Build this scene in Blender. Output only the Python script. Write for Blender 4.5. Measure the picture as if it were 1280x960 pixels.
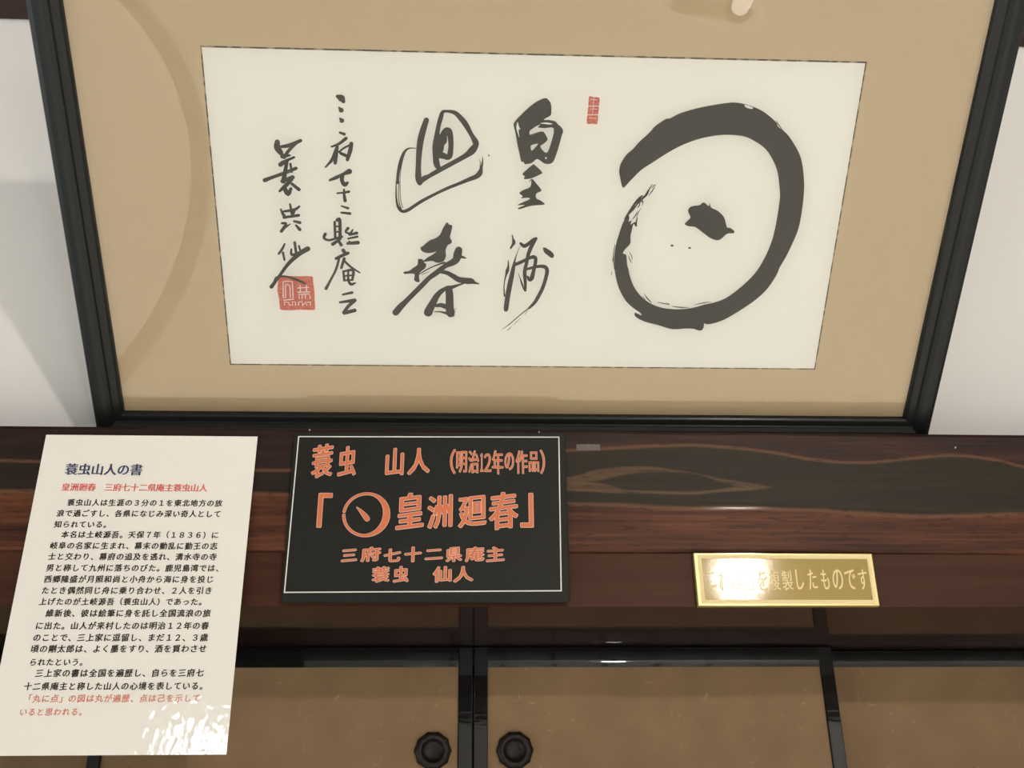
import bpy, bmesh, math, random
from mathutils import Vector, Matrix
from mathutils.geometry import tessellate_polygon

# ------------------------------------------------------------------ scene, camera, light
scene = bpy.context.scene
for o in list(bpy.data.objects):
    bpy.data.objects.remove(o)
COL = scene.collection
scene.view_settings.view_transform = 'Standard'
scene.view_settings.look = 'None'
scene.view_settings.gamma = 1.0
scene.view_settings.use_curve_mapping = False
scene.view_settings.exposure = 0.0

cam_data = bpy.data.cameras.new('camera')
cam_data.sensor_width = 36.0
cam_data.lens = 36.0            # focal length = image width
cam_data.clip_start = 0.02
camera = bpy.data.objects.new('camera', cam_data)
COL.objects.link(camera)
r_ = (0.998816, -0.047639, -0.009864)
u_ = (-0.011157, -0.421656, 0.906687)
f_ = (0.047353, 0.905504, 0.421688)
camera.matrix_world = Matrix(((r_[0], u_[0], -f_[0], 0.0),
                              (r_[1], u_[1], -f_[1], -0.982976),
                              (r_[2], u_[2], -f_[2], 1.55),
                              (0, 0, 0, 1)))
scene.camera = camera

world = bpy.data.worlds.new('world')
scene.world = world
world.use_nodes = True
world.node_tree.nodes['Background'].inputs[0].default_value = (0.62, 0.72, 0.85, 1)
world.node_tree.nodes['Background'].inputs[1].default_value = 0.8

sun_data = bpy.data.lights.new('sun', 'SUN')
sun_data.energy = 15.5; sun_data.angle = math.radians(1.0); sun_data.color = (1.0, 0.98, 0.97)
sun = bpy.data.objects.new('sun', sun_data); COL.objects.link(sun)
sun.rotation_euler = Vector((-0.848, -0.06, -0.53)).to_track_quat('-Z', 'Y').to_euler()   # comes in over the right-hand opening, falls on the mats

MAIN_LAMP = dict(loc=(1.42, -4.1, 2.86), radius=0.055, strength=1450.0, colour=(1.0, 0.93, 0.82))
SIDE_LAMP = dict(loc=(0.64, -3.0, 1.86), radius=0.042, strength=330.0, colour=(1.0, 0.90, 0.75))
PANE_GLOW_COLOUR = (0.78, 0.90, 1.0)
# added openings: from, to, sill, top, glow of the pane (None: slid open)
ADDED_BACK_WINDOWS = [(-1.54, -1.10, 2.38, 2.68, 17.0), (-0.35, 1.75, 0.12, 1.60, 0.6)]  # unseen glowing panes, added for the glint on the notice and low fill
ADDED_LEFT_WINDOWS = [(-2.6, -0.25, 0.08, 1.75, 4.0)]  # unseen glowing pane, added to light the leaning frame from the side
ADDED_RIGHT_WINDOWS = [(-3.3, -0.10, 0.05, 2.70, None)]  # unseen opening, added to let the sun onto the floor

# ------------------------------------------------------------------ node helpers
def mat(name, base=(0.5, 0.5, 0.5), rough=0.5, metal=0.0, spec=0.5, coat=0.0, coat_rough=0.05, ior=1.5):
    m = bpy.data.materials.new(name)
    m.use_nodes = True
    b = m.node_tree.nodes['Principled BSDF']
    b.inputs['Base Color'].default_value = (*base, 1)
    b.inputs['Roughness'].default_value = rough
    b.inputs['Metallic'].default_value = metal
    b.inputs['Specular IOR Level'].default_value = spec
    b.inputs['Coat Weight'].default_value = coat
    b.inputs['Coat Roughness'].default_value = coat_rough
    b.inputs['IOR'].default_value = ior
    return m

class N:
    """small wrapper that builds a node graph in one material"""
    def __init__(self, m):
        self.t = m.node_tree
        self.b = self.t.nodes['Principled BSDF']
    def new(self, kind, **kw):
        n = self.t.nodes.new(kind)
        for k, v in kw.items():
            setattr(n, k, v)
        return n
    def set(self, sock, v):
        if isinstance(v, bpy.types.NodeSocket):
            self.t.links.new(v, sock)
        elif isinstance(v, tuple) and len(v) == 3 and sock.type == 'RGBA':
            sock.default_value = (*v, 1)
        else:
            sock.default_value = v
    def coord(self):
        return self.new('ShaderNodeTexCoord').outputs['Object']
    def xyz(self, v):
        s = self.new('ShaderNodeSeparateXYZ'); self.set(s.inputs[0], v)
        return s.outputs[0], s.outputs[1], s.outputs[2]
    def scale(self, v, s):
        n = self.new('ShaderNodeMapping'); self.set(n.inputs['Vector'], v); n.inputs['Scale'].default_value = s
        return n.outputs[0]
    def noise(self, v, sc=5.0, detail=4.0, rough=0.55, dist=0.0):
        n = self.new('ShaderNodeTexNoise'); self.set(n.inputs['Vector'], v)
        n.inputs['Scale'].default_value = sc; n.inputs['Detail'].default_value = detail
        n.inputs['Roughness'].default_value = rough; n.inputs['Distortion'].default_value = dist
        return n.outputs['Fac']
    def math(self, op, a, b=0.0, c=0.0, clamp=False):
        n = self.new('ShaderNodeMath', operation=op, use_clamp=clamp)
        self.set(n.inputs[0], a); self.set(n.inputs[1], b); self.set(n.inputs[2], c)
        return n.outputs[0]
    def step(self, v, lo, hi, a=0.0, b=1.0):
        n = self.new('ShaderNodeMapRange', interpolation_type='SMOOTHSTEP')
        self.set(n.inputs[0], v); self.set(n.inputs[1], lo); self.set(n.inputs[2], hi)
        n.inputs[3].default_value = a; n.inputs[4].default_value = b
        return n.outputs[0]
    def mix(self, f, a, b, blend='MIX'):
        n = self.new('ShaderNodeMix', data_type='RGBA', blend_type=blend)
        self.set(n.inputs[0], f); self.set(n.inputs[6], a); self.set(n.inputs[7], b)
        return n.outputs[2]
    def ramp(self, f, stops):
        n = self.new('ShaderNodeValToRGB'); self.set(n.inputs[0], f)
        e = n.color_ramp.elements
        while len(e) < len(stops):
            e.new(0.5)
        for k, (p, c) in enumerate(stops):
            e[k].position = p; e[k].color = (*c, 1)
        return n.outputs[0]
    def curve(self, f, pts):
        n = self.new('ShaderNodeFloatCurve'); self.set(n.inputs['Value'], f)
        c = n.mapping.curves[0]
        c.points[0].location = pts[0]; c.points[1].location = pts[-1]
        for p in pts[1:-1]:
            c.points.new(*p)
        n.mapping.update()
        return n.outputs[0]
    def bump(self, h, strength=0.2, dist=0.001):
        n = self.new('ShaderNodeBump'); self.set(n.inputs['Height'], h)
        n.inputs['Strength'].default_value = strength; n.inputs['Distance'].default_value = dist
        return n.outputs[0]

# ------------------------------------------------------------------ materials
def wood(name, dark, light, sc=(3, 40, 60), rough=0.4, coat=0.3, coat_rough=0.15, spec=0.2):
    m = mat(name, rough=rough, spec=spec, coat=coat, coat_rough=coat_rough); n = N(m)
    v = n.scale(n.coord(), sc)
    f = n.noise(v, 1.0, 6, 0.6, 0.6)
    g = n.noise(n.scale(n.coord(), (sc[0] * 3, sc[1] * 5, sc[2] * 5)), 1.0, 3)
    k = n.math('ADD', n.math('MULTIPLY', f, 0.7), n.math('MULTIPLY', g, 0.3))
    n.set(n.b.inputs['Base Color'], n.ramp(k, [(0.3, dark), (0.7, light)]))
    n.set(n.b.inputs['Normal'], n.bump(g, 0.08, 0.0005))
    return m

M = {}
def plaster():
    m = mat('white_plaster', (0.78, 0.77, 0.76), 0.9, spec=0.2); n = N(m)
    f = n.noise(n.coord(), 90, 5)
    n.set(n.b.inputs['Normal'], n.bump(f, 0.06, 0.0008))
    return m
M['plaster'] = plaster()
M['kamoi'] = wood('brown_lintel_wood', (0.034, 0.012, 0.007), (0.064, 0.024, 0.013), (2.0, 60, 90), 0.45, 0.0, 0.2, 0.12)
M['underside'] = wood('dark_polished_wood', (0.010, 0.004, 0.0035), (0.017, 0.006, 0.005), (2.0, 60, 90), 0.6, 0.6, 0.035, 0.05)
M['dark_wood'] = wood('dark_brown_wood', (0.022, 0.012, 0.010), (0.045, 0.022, 0.016), (2, 50, 70), 0.5, 0.1, 0.3)
M['ceiling_wood'] = wood('dark_ceiling_board', (0.05, 0.034, 0.022), (0.085, 0.058, 0.038), (1.5, 18, 40), 0.6, 0.0)

# figured beam: dark heartwood with a wavy outline between red-brown sapwood
BEAM_Z0, BEAM_Z1 = 1.8265, 1.9564        # the long beam
BX0, BX1 = -0.55, 0.65
def figured():
    m = mat('figured_rosewood', rough=0.46, spec=0.16, coat=0.0, coat_rough=0.10); n = N(m)
    co = n.coord(); x, y, z = n.xyz(co)
    s = n.math('DIVIDE', n.math('SUBTRACT', x, BX0), BX1 - BX0)
    h = n.math('DIVIDE', n.math('SUBTRACT', z, BEAM_Z0), BEAM_Z1 - BEAM_Z0)
    wob = n.noise(n.scale(co, (9, 1, 40)), 1.0, 3)
    hw = n.math('ADD', h, n.math('MULTIPLY', n.math('SUBTRACT', wob, 0.5), 0.045))
    def crv(pts):
        return n.curve(s, [(0.0, pts[0][1])] + [((px - BX0) / (BX1 - BX0), pz) for px, pz in pts] + [(1.0, pts[-1][1])])
    T = crv([(-0.46, 0.70), (-0.19, 0.64), (-0.10, 0.70), (0.107, 0.815), (0.157, 0.844), (0.206, 0.868), (0.252, 0.872), (0.29, 0.845), (0.327, 0.81), (0.364, 0.765), (0.413, 0.735), (0.441, 0.75), (0.481, 0.79), (0.52, 0.805), (0.558, 0.77), (0.60, 0.70)])
    B = crv([(-0.46, 0.46), (-0.19, 0.445), (-0.05, 0.40), (0.106, 0.382), (0.172, 0.376), (0.209, 0.357), (0.253, 0.353), (0.283, 0.36), (0.32, 0.347), (0.3575, 0.34), (0.395, 0.33), (0.432, 0.313), (0.47, 0.294), (0.507, 0.305), (0.576, 0.319)])
    U = crv([(0.02, 0.52), (0.1068, 0.596), (0.1218, 0.621), (0.1444, 0.668), (0.182, 0.691), (0.2231, 0.657), (0.2676, 0.599), (0.3194, 0.532), (0.345, 0.46), (0.40, 0.40)])
    L = crv([(0.02, 0.51), (0.1064, 0.50), (0.1729, 0.48), (0.2249, 0.47), (0.2662, 0.494), (0.3194, 0.532), (0.345, 0.60), (0.40, 0.70)])
    IU = crv([(0.06, 0.50), (0.10, 0.54), (0.14, 0.575), (0.1815, 0.631), (0.2229, 0.642), (0.2672, 0.569), (0.2818, 0.539), (0.30, 0.50)])
    IL = crv([(0.06, 0.60), (0.10, 0.57), (0.14, 0.556), (0.173, 0.495), (0.2476, 0.499), (0.2818, 0.539), (0.30, 0.56)])
    SM = 0.016
    def between(lo, hi, w=SM):
        a = n.step(n.math('SUBTRACT', hw, lo), -w, w); b = n.step(n.math('SUBTRACT', hi, hw), -w, w)
        return n.math('MULTIPLY', a, b)
    heart = between(B, T)
    loop = between(L, U, 0.012)
    isl = between(IL, IU, 0.010)
    fine = n.noise(n.scale(co, (6, 1, 210)), 1.0, 5, 0.6)
    mid = n.noise(n.scale(co, (3, 1, 55)), 1.0, 4, 0.6, 0.4)
    flick = n.noise(n.scale(co, (45, 1, 300)), 1.0, 2)
    k = n.math('ADD', n.math('MULTIPLY', fine, 0.5), n.math('MULTIPLY', mid, 0.5))
    red = n.ramp(k, [(0.36, (0.024, 0.008, 0.005)), (0.5, (0.070, 0.023, 0.011)), (0.66, (0.130, 0.047, 0.021))])
    top = n.ramp(k, [(0.36, (0.014, 0.007, 0.006)), (0.52, (0.030, 0.013, 0.010)), (0.70, (0.075, 0.026, 0.016))])
    base = n.mix(n.step(n.math('SUBTRACT', hw, T), -0.01, 0.03), red, top)
    hcol = n.ramp(k, [(0.3, (0.013, 0.010, 0.006)), (0.7, (0.027, 0.021, 0.012))])
    lcol = n.ramp(fine, [(0.3, (0.060, 0.034, 0.019)), (0.7, (0.095, 0.055, 0.028))])
    c = n.mix(heart, base, hcol)
    c = n.mix(loop, c, lcol)
    c = n.mix(isl, c, hcol)
    c = n.mix(n.math('MULTIPLY', n.math('MULTIPLY', n.step(s, 0.36, 0.46, 0.62, 0.0), n.step(n.math('SUBTRACT', hw, B), -0.02, 0.02)), 1.0), c, (0.014, 0.009, 0.008))
    # thin pale rims along the heartwood outline
    def rim(cv, w):
        d = n.math('ABSOLUTE', n.math('SUBTRACT', hw, cv)); return n.step(d, 0.0, w, 1.0, 0.0)
    rimf = n.math('MULTIPLY', n.math('MAXIMUM', rim(B, 0.030), rim(T, 0.024)), 0.55)
    c = n.mix(rimf, c, (0.150, 0.070, 0.034))
    c = n.mix(n.math('MULTIPLY', n.math('MULTIPLY', rim(L, 0.016), n.math('MULTIPLY', n.step(s, 0.5, 0.56), n.step(s, 0.70, 0.72, 1.0, 0.0))), 0.5), c, (0.12, 0.07, 0.04))
    c = n.mix(n.step(flick, 0.56, 0.68, 0.0, 0.65), c, (0.02, 0.010, 0.008))
    n.set(n.b.inputs['Base Color'], c)
    n.set(n.b.inputs['Coat Weight'], n.math('MULTIPLY', n.math('MULTIPLY', rim(B, 0.022), n.step(fine, 0.45, 0.6)), 0.05))
    wav = n.noise(n.scale(co, (5, 1, 26)), 1.0, 3)
    n.set(n.b.inputs['Normal'], n.bump(n.math('ADD', n.math('ADD', wav, n.math('MULTIPLY', rim(B, 0.05), 0.45)), n.math('MULTIPLY', fine, 0.06)), 0.30, 0.0018))
    return m

M['frame_lacquer'] = mat('black_frame_lacquer', (0.008, 0.009, 0.009), 0.42, spec=0.2, coat=0.08, coat_rough=0.2)
def lacquer():
    m = mat('glossy_black_lacquer', (0.004, 0.004, 0.004), 0.5, spec=0.05, coat=0.75, coat_rough=0.03); n = N(m)
    f = n.noise(n.scale(n.coord(), (12, 30, 90)), 1.0, 3)
    n.set(n.b.inputs['Coat Normal'], n.bump(f, 0.08, 0.0010))
    return m
M['lacquer'] = lacquer()

def glass():
    m = bpy.data.materials.new('picture_glass'); m.use_nodes = True
    t = m.node_tree; t.nodes.clear()
    out = t.nodes.new('ShaderNodeOutputMaterial'); mx = t.nodes.new('ShaderNodeMixShader')
    tr = t.nodes.new('ShaderNodeBsdfTransparent'); gl = t.nodes.new('ShaderNodeBsdfGlossy'); fr = t.nodes.new('ShaderNodeFresnel')
    mu = t.nodes.new('ShaderNodeMath'); mu.operation = 'MULTIPLY'; mu.inputs[1].default_value = 0.9; mu.use_clamp = True
    gl.inputs['Roughness'].default_value = 0.0; gl.inputs['Color'].default_value = (1, 1, 1, 1)
    tr.inputs['Color'].default_value = (0.97, 0.98, 0.97, 1)
    fr.inputs['IOR'].default_value = 1.52
    t.links.new(fr.outputs[0], mu.inputs[0]); t.links.new(mu.outputs[0], mx.inputs[0])
    t.links.new(tr.outputs[0], mx.inputs[1]); t.links.new(gl.outputs[0], mx.inputs[2]); t.links.new(mx.outputs[0], out.inputs[0])
    return m
M['glass'] = glass()

def cloth():
    m = mat('tan_silk_mount', rough=0.75, spec=0.25); n = N(m)
    co = n.coord()
    f = n.noise(n.scale(co, (30, 700, 1)), 1.0, 2); g = n.noise(n.scale(co, (700, 30, 1)), 1.0, 2)
    k = n.math('MULTIPLY', n.math('ADD', f, g), 0.5)
    n.set(n.b.inputs['Base Color'], n.ramp(k, [(0.3, (0.515, 0.408, 0.284)), (0.7, (0.55, 0.438, 0.306))]))
    return m
M['mat_silk'] = cloth()
M['paper'] = mat('ivory_paper', (0.80, 0.80, 0.80), 0.85, spec=0.2)
M['ink'] = mat('black_ink', (0.011, 0.010, 0.009), 0.7, spec=0.15)
M['seal_red'] = mat('seal_red', (0.56, 0.085, 0.060), 0.8, spec=0.2)
def sealmat():
    m = M['seal_red']; n = N(m)
    f = n.noise(n.coord(), 900, 3)
    n.set(n.b.inputs['Base Color'], n.ramp(f, [(0.36, (0.62, 0.28, 0.22)), (0.50, (0.52, 0.085, 0.062))]))
sealmat()
def brocade():
    m = mat('dark_brocade_edge', rough=0.7); n = N(m)
    f = n.noise(n.scale(n.coord(), (110, 110, 1)), 1.0, 1)
    n.set(n.b.inputs['Base Color'], n.ramp(f, [(0.50, (0.035, 0.024, 0.016)), (0.62, (0.32, 0.25, 0.16))]))
    return m
M['brocade'] = brocade()

def laminate():
    m = mat('laminated_white_paper', (0.765, 0.735, 0.69), 0.5, spec=0.3, coat=1.0, coat_rough=0.02); n = N(m)
    co = n.coord()
    f = n.noise(n.scale(co, (150, 1, 70)), 1.0, 1.5, 0.5, 0.4)
    nb = n.bump(f, 0.17, 0.0011)
    n.set(n.b.inputs['Coat Normal'], nb)
    return m
M['laminate'] = laminate()
M['print_black'] = mat('printed_black', (0.030, 0.027, 0.022), 0.5, spec=0.3)
M['print_navy'] = mat('printed_navy', (0.035, 0.045, 0.11), 0.5, spec=0.3)
M['print_red'] = mat('printed_red', (0.62, 0.12, 0.10), 0.5, spec=0.3)
M['print_pale_red'] = mat('faded_printed_red', (0.58, 0.20, 0.13), 0.5, spec=0.3)

M['sign_black'] = mat('black_acrylic', (0.012, 0.012, 0.010), 0.5, spec=0.18)
M['sign_white'] = mat('white_engraving', (0.70, 0.70, 0.67), 0.5)
M['sign_orange'] = mat('orange_lettering', (0.58, 0.148, 0.056), 0.5)
M['sign_pale'] = mat('pale_lettering_edge', (0.72, 0.50, 0.42), 0.5)

def gold():
    m = mat('gold_plate_metal', (0.30, 0.215, 0.062), 0.45, metal=0.2, spec=0.25, coat=0.9, coat_rough=0.055); n = N(m)
    f = n.noise(n.coord(), 650, 2)
    n.set(n.b.inputs['Normal'], n.bump(f, 0.15, 0.0004)); n.set(n.b.inputs['Coat Normal'], n.bump(f, 0.07, 0.00025))
    return m
M['gold'] = gold()
M['gold_pale'] = mat('pale_gold_print', (0.74, 0.60, 0.32), 0.5, metal=0.0, spec=0.3)
M['gold_edge'] = mat('polished_gold_rim', (0.50, 0.40, 0.19), 0.35, metal=0.5)

def washi():
    m = mat('tan_washi_panel', rough=0.7, spec=0.3); n = N(m)
    co = n.coord()
    base = n.ramp(n.noise(n.scale(co, (14, 14, 14)), 1.0, 5), [(0.3, (0.190, 0.117, 0.058)), (0.7, (0.232, 0.147, 0.075))])
    f1 = n.noise(co, 38, 1.5); f2 = n.noise(n.scale(co, (1.3, 1.3, 0.8)), 60, 1)
    line = n.step(n.math('ABSOLUTE', n.math('SUBTRACT', f1, 0.5)), 0.003, 0.012, 1.0, 0.0)
    gate = n.step(f2, 0.62, 0.72)
    fib = n.math('MULTIPLY', n.math('MULTIPLY', line, gate), 0.30)
    n.set(n.b.inputs['Base Color'], n.mix(fib, base, (0.46, 0.36, 0.24)))
    return m
M['washi'] = washi()
def iron():
    m = mat('dark_iron', (0.030, 0.024, 0.020), 0.45, metal=0.3, spec=0.25); n = N(m)
    f = n.noise(n.coord(), 420, 3)
    n.set(n.b.inputs['Base Color'], n.ramp(f, [(0.35, (0.008, 0.006, 0.005)), (0.7, (0.026, 0.019, 0.015))]))
    n.set(n.b.inputs['Normal'], n.bump(f, 0.2, 0.0006))
    return m
M['iron'] = iron()
M['pin'] = mat('pale_pin_head', (0.6, 0.58, 0.54), 0.35, metal=0.5)
M['tape'] = mat('cloudy_tape', (0.10, 0.078, 0.072), 0.5, coat=0.1)
def tatami():
    m = mat('tatami_straw', rough=0.8, spec=0.2); n = N(m)
    co = n.coord()
    f = n.noise(n.scale(co, (600, 8, 1)), 1.0, 2); g = n.noise(co, 3, 2)
    k = n.math('ADD', n.math('MULTIPLY', f, 0.6), n.math('MULTIPLY', g, 0.4))
    n.set(n.b.inputs['Base Color'], n.ramp(k, [(0.3, (0.55, 0.51, 0.42)), (0.7, (0.66, 0.62, 0.52))]))
    return m
M['tatami'] = tatami()
M['added_rug'] = mat('added_rug_pale', (0.74, 0.68, 0.58), 0.9, spec=0.1)
M['added_rug_edge'] = mat('added_rug_dark_edge', (0.20, 0.17, 0.135), 0.9, spec=0.1)
M['lamp_metal'] = mat('lamp_black_metal', (0.02, 0.02, 0.02), 0.4)
M['shade'] = mat('white_lamp_shade', (0.7, 0.68, 0.62), 0.6)
def emit(name, colour, strength):
    m = mat(name, (0.8, 0.8, 0.8)); b = m.node_tree.nodes['Principled BSDF']
    b.inputs['Emission Color'].default_value = (*colour, 1); b.inputs['Emission Strength'].default_value = strength
    return m

# ------------------------------------------------------------------ mesh helpers
class MB:
    def __init__(self):
        self.v = []; self.f = []; self.mi = []
    def add(self, verts, faces, mi=0):
        b = len(self.v)
        self.v += [tuple(p) for p in verts]
        self.f += [tuple(i + b for i in q) for q in faces]
        self.mi += [mi] * len(faces)
    def box(self, x0, x1, y0, y1, z0, z1, mi=0):
        v = [(x0, y0, z0), (x1, y0, z0), (x1, y1, z0), (x0, y1, z0), (x0, y0, z1), (x1, y0, z1), (x1, y1, z1), (x0, y1, z1)]
        self.add(v, [(0, 3, 2, 1), (4, 5, 6, 7), (0, 1, 5, 4), (1, 2, 6, 5), (2, 3, 7, 6), (3, 0, 4, 7)], mi)
    def build(self, name, mats, parent=None, bevel=0.0, smooth=False, seg=2):
        me = bpy.data.meshes.new(name); me.from_pydata(self.v, [], self.f)
        for m in (mats if isinstance(mats, (list, tuple)) else [mats]):
            me.materials.append(m)
        if any(self.mi):
            me.polygons.foreach_set('material_index', self.mi)
        if smooth:
            me.polygons.foreach_set('use_smooth', [True] * len(me.polygons))
        me.update()
        o = bpy.data.objects.new(name, me); COL.objects.link(o)
        if parent is not None:
            o.parent = parent
        if bevel:
            md = o.modifiers.new('bevel', 'BEVEL'); md.width = bevel; md.segments = seg; md.limit_method = 'ANGLE'
        return o

def lathe(mb, prof, seg, centre, mi=0, axis='z', polyr=None):
    """prof: (radius, height) pairs; turned about z or about -y"""
    n0 = len(prof); v = []
    for k in range(seg):
        a = 2 * math.pi * k / seg
        for i, (r, h) in enumerate(prof):
            rr = r * (polyr(a, i) if polyr else 1.0)
            x, y = rr * math.cos(a), rr * math.sin(a)
            v.append((centre[0] + x, centre[1] + y, centre[2] + h) if axis == 'z' else (centre[0] + x, centre[1] - h, centre[2] + y))
    f = []
    for k in range(seg):
        for i in range(n0 - 1):
            a, b = k * n0 + i, ((k + 1) % seg) * n0 + i
            f.append((a, b, b + 1, a + 1))
    mb.add(v, f, mi)

def thing(name, label, cat, loc=(0, 0, 0), group=None):
    o = bpy.data.objects.new(name, None); COL.objects.link(o)
    o.location = loc; o.empty_display_size = 0.05
    return tag(o, label, cat, group)
def tag(o, label, cat, group=None):
    o['label'] = label; o['category'] = cat; o['kind'] = 'thing'
    if group:
        o['group'] = group
    return o
def struct(o, label=None):
    o['kind'] = 'structure'
    if label:
        o['label'] = label
    return o

def catmull(pts, sub, closed):
    n = len(pts); out = []
    rng = range(n) if closed else range(n - 1)
    for i in rng:
        if closed:
            p0, p1, p2, p3 = pts[i - 1], pts[i], pts[(i + 1) % n], pts[(i + 2) % n]
        else:
            p0, p1, p2, p3 = pts[max(i - 1, 0)], pts[i], pts[i + 1], pts[min(i + 2, n - 1)]
        for k in range(sub):
            t = k / sub; t2 = t * t; t3 = t2 * t
            out.append(tuple(0.5 * (2 * b + (c - a) * t + (2 * a - 5 * b + 4 * c - d) * t2 + (3 * b - a - 3 * c + d) * t3)
                             for a, b, c, d in zip(p0, p1, p2, p3)))
    if not closed:
        out.append(tuple(pts[-1]))
    return out

def fill(mb, outer, holes, put, mi=0):
    loops = [outer] + holes
    tri = tessellate_polygon([[Vector((p[0], p[1], 0)) for p in lp] for lp in loops])
    flat = [p for lp in loops for p in lp]
    mb.add([put(p[0], p[1]) for p in flat], tri, mi)

def ribbon(mb, pts, put, mi=0, sub=4, cap=6):
    """brush stroke: centre line with a width at every point and round ends"""
    p = catmull(pts, sub, False) if len(pts) > 2 else list(pts)
    n = len(p); left = []; right = []
    dirs = []
    for i in range(n):
        a, b = p[max(i - 1, 0)], p[min(i + 1, n - 1)]
        d = Vector((b[0] - a[0], b[1] - a[1]))
        d = d.normalized() if d.length > 1e-9 else Vector((1, 0))
        dirs.append(d)
    for i in range(n):
        w = max(p[i][2], 0.5e-4) / 2; d = dirs[i]
        left.append((p[i][0] - d.y * w, p[i][1] + d.x * w)); right.append((p[i][0] + d.y * w, p[i][1] - d.x * w))
    v = [put(*q) for q in left] + [put(*q) for q in right]
    mb.add(v, [(i, n + i, n + i + 1, i + 1) for i in range(n - 1)], mi)
    for i, sgn in ((0, -1), (n - 1, 1)):
        w = max(p[i][2], 0.5e-4) / 2; d = dirs[i] * sgn
        a0 = math.atan2(d.y, d.x)
        ring = [(p[i][0] + w * math.cos(a0 + t), p[i][1] + w * math.sin(a0 + t)) for t in [(-0.5 + k / cap) * math.pi for k in range(cap + 1)]]
        mb.add([put(*q) for q in ring], [tuple(range(cap + 1))], mi)

# glyph outlines taken from Blender's own built-in typeface
_fc = bpy.data.curves.new('glyph_source', 'FONT'); _fc.resolution_u = 3
_fo = bpy.data.objects.new('glyph_source', _fc); COL.objects.link(_fo)
_glyphs = {}
def glyph(ch):
    if ch not in _glyphs:
        _fc.body = ch
        dg = bpy.context.evaluated_depsgraph_get(); dg.update()
        e = _fo.evaluated_get(dg); me = e.to_mesh()
        _glyphs[ch] = ([(v.co.x, v.co.y) for v in me.vertices], [tuple(q.vertices) for q in me.polygons])
        e.to_mesh_clear()
    return _glyphs[ch]

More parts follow.
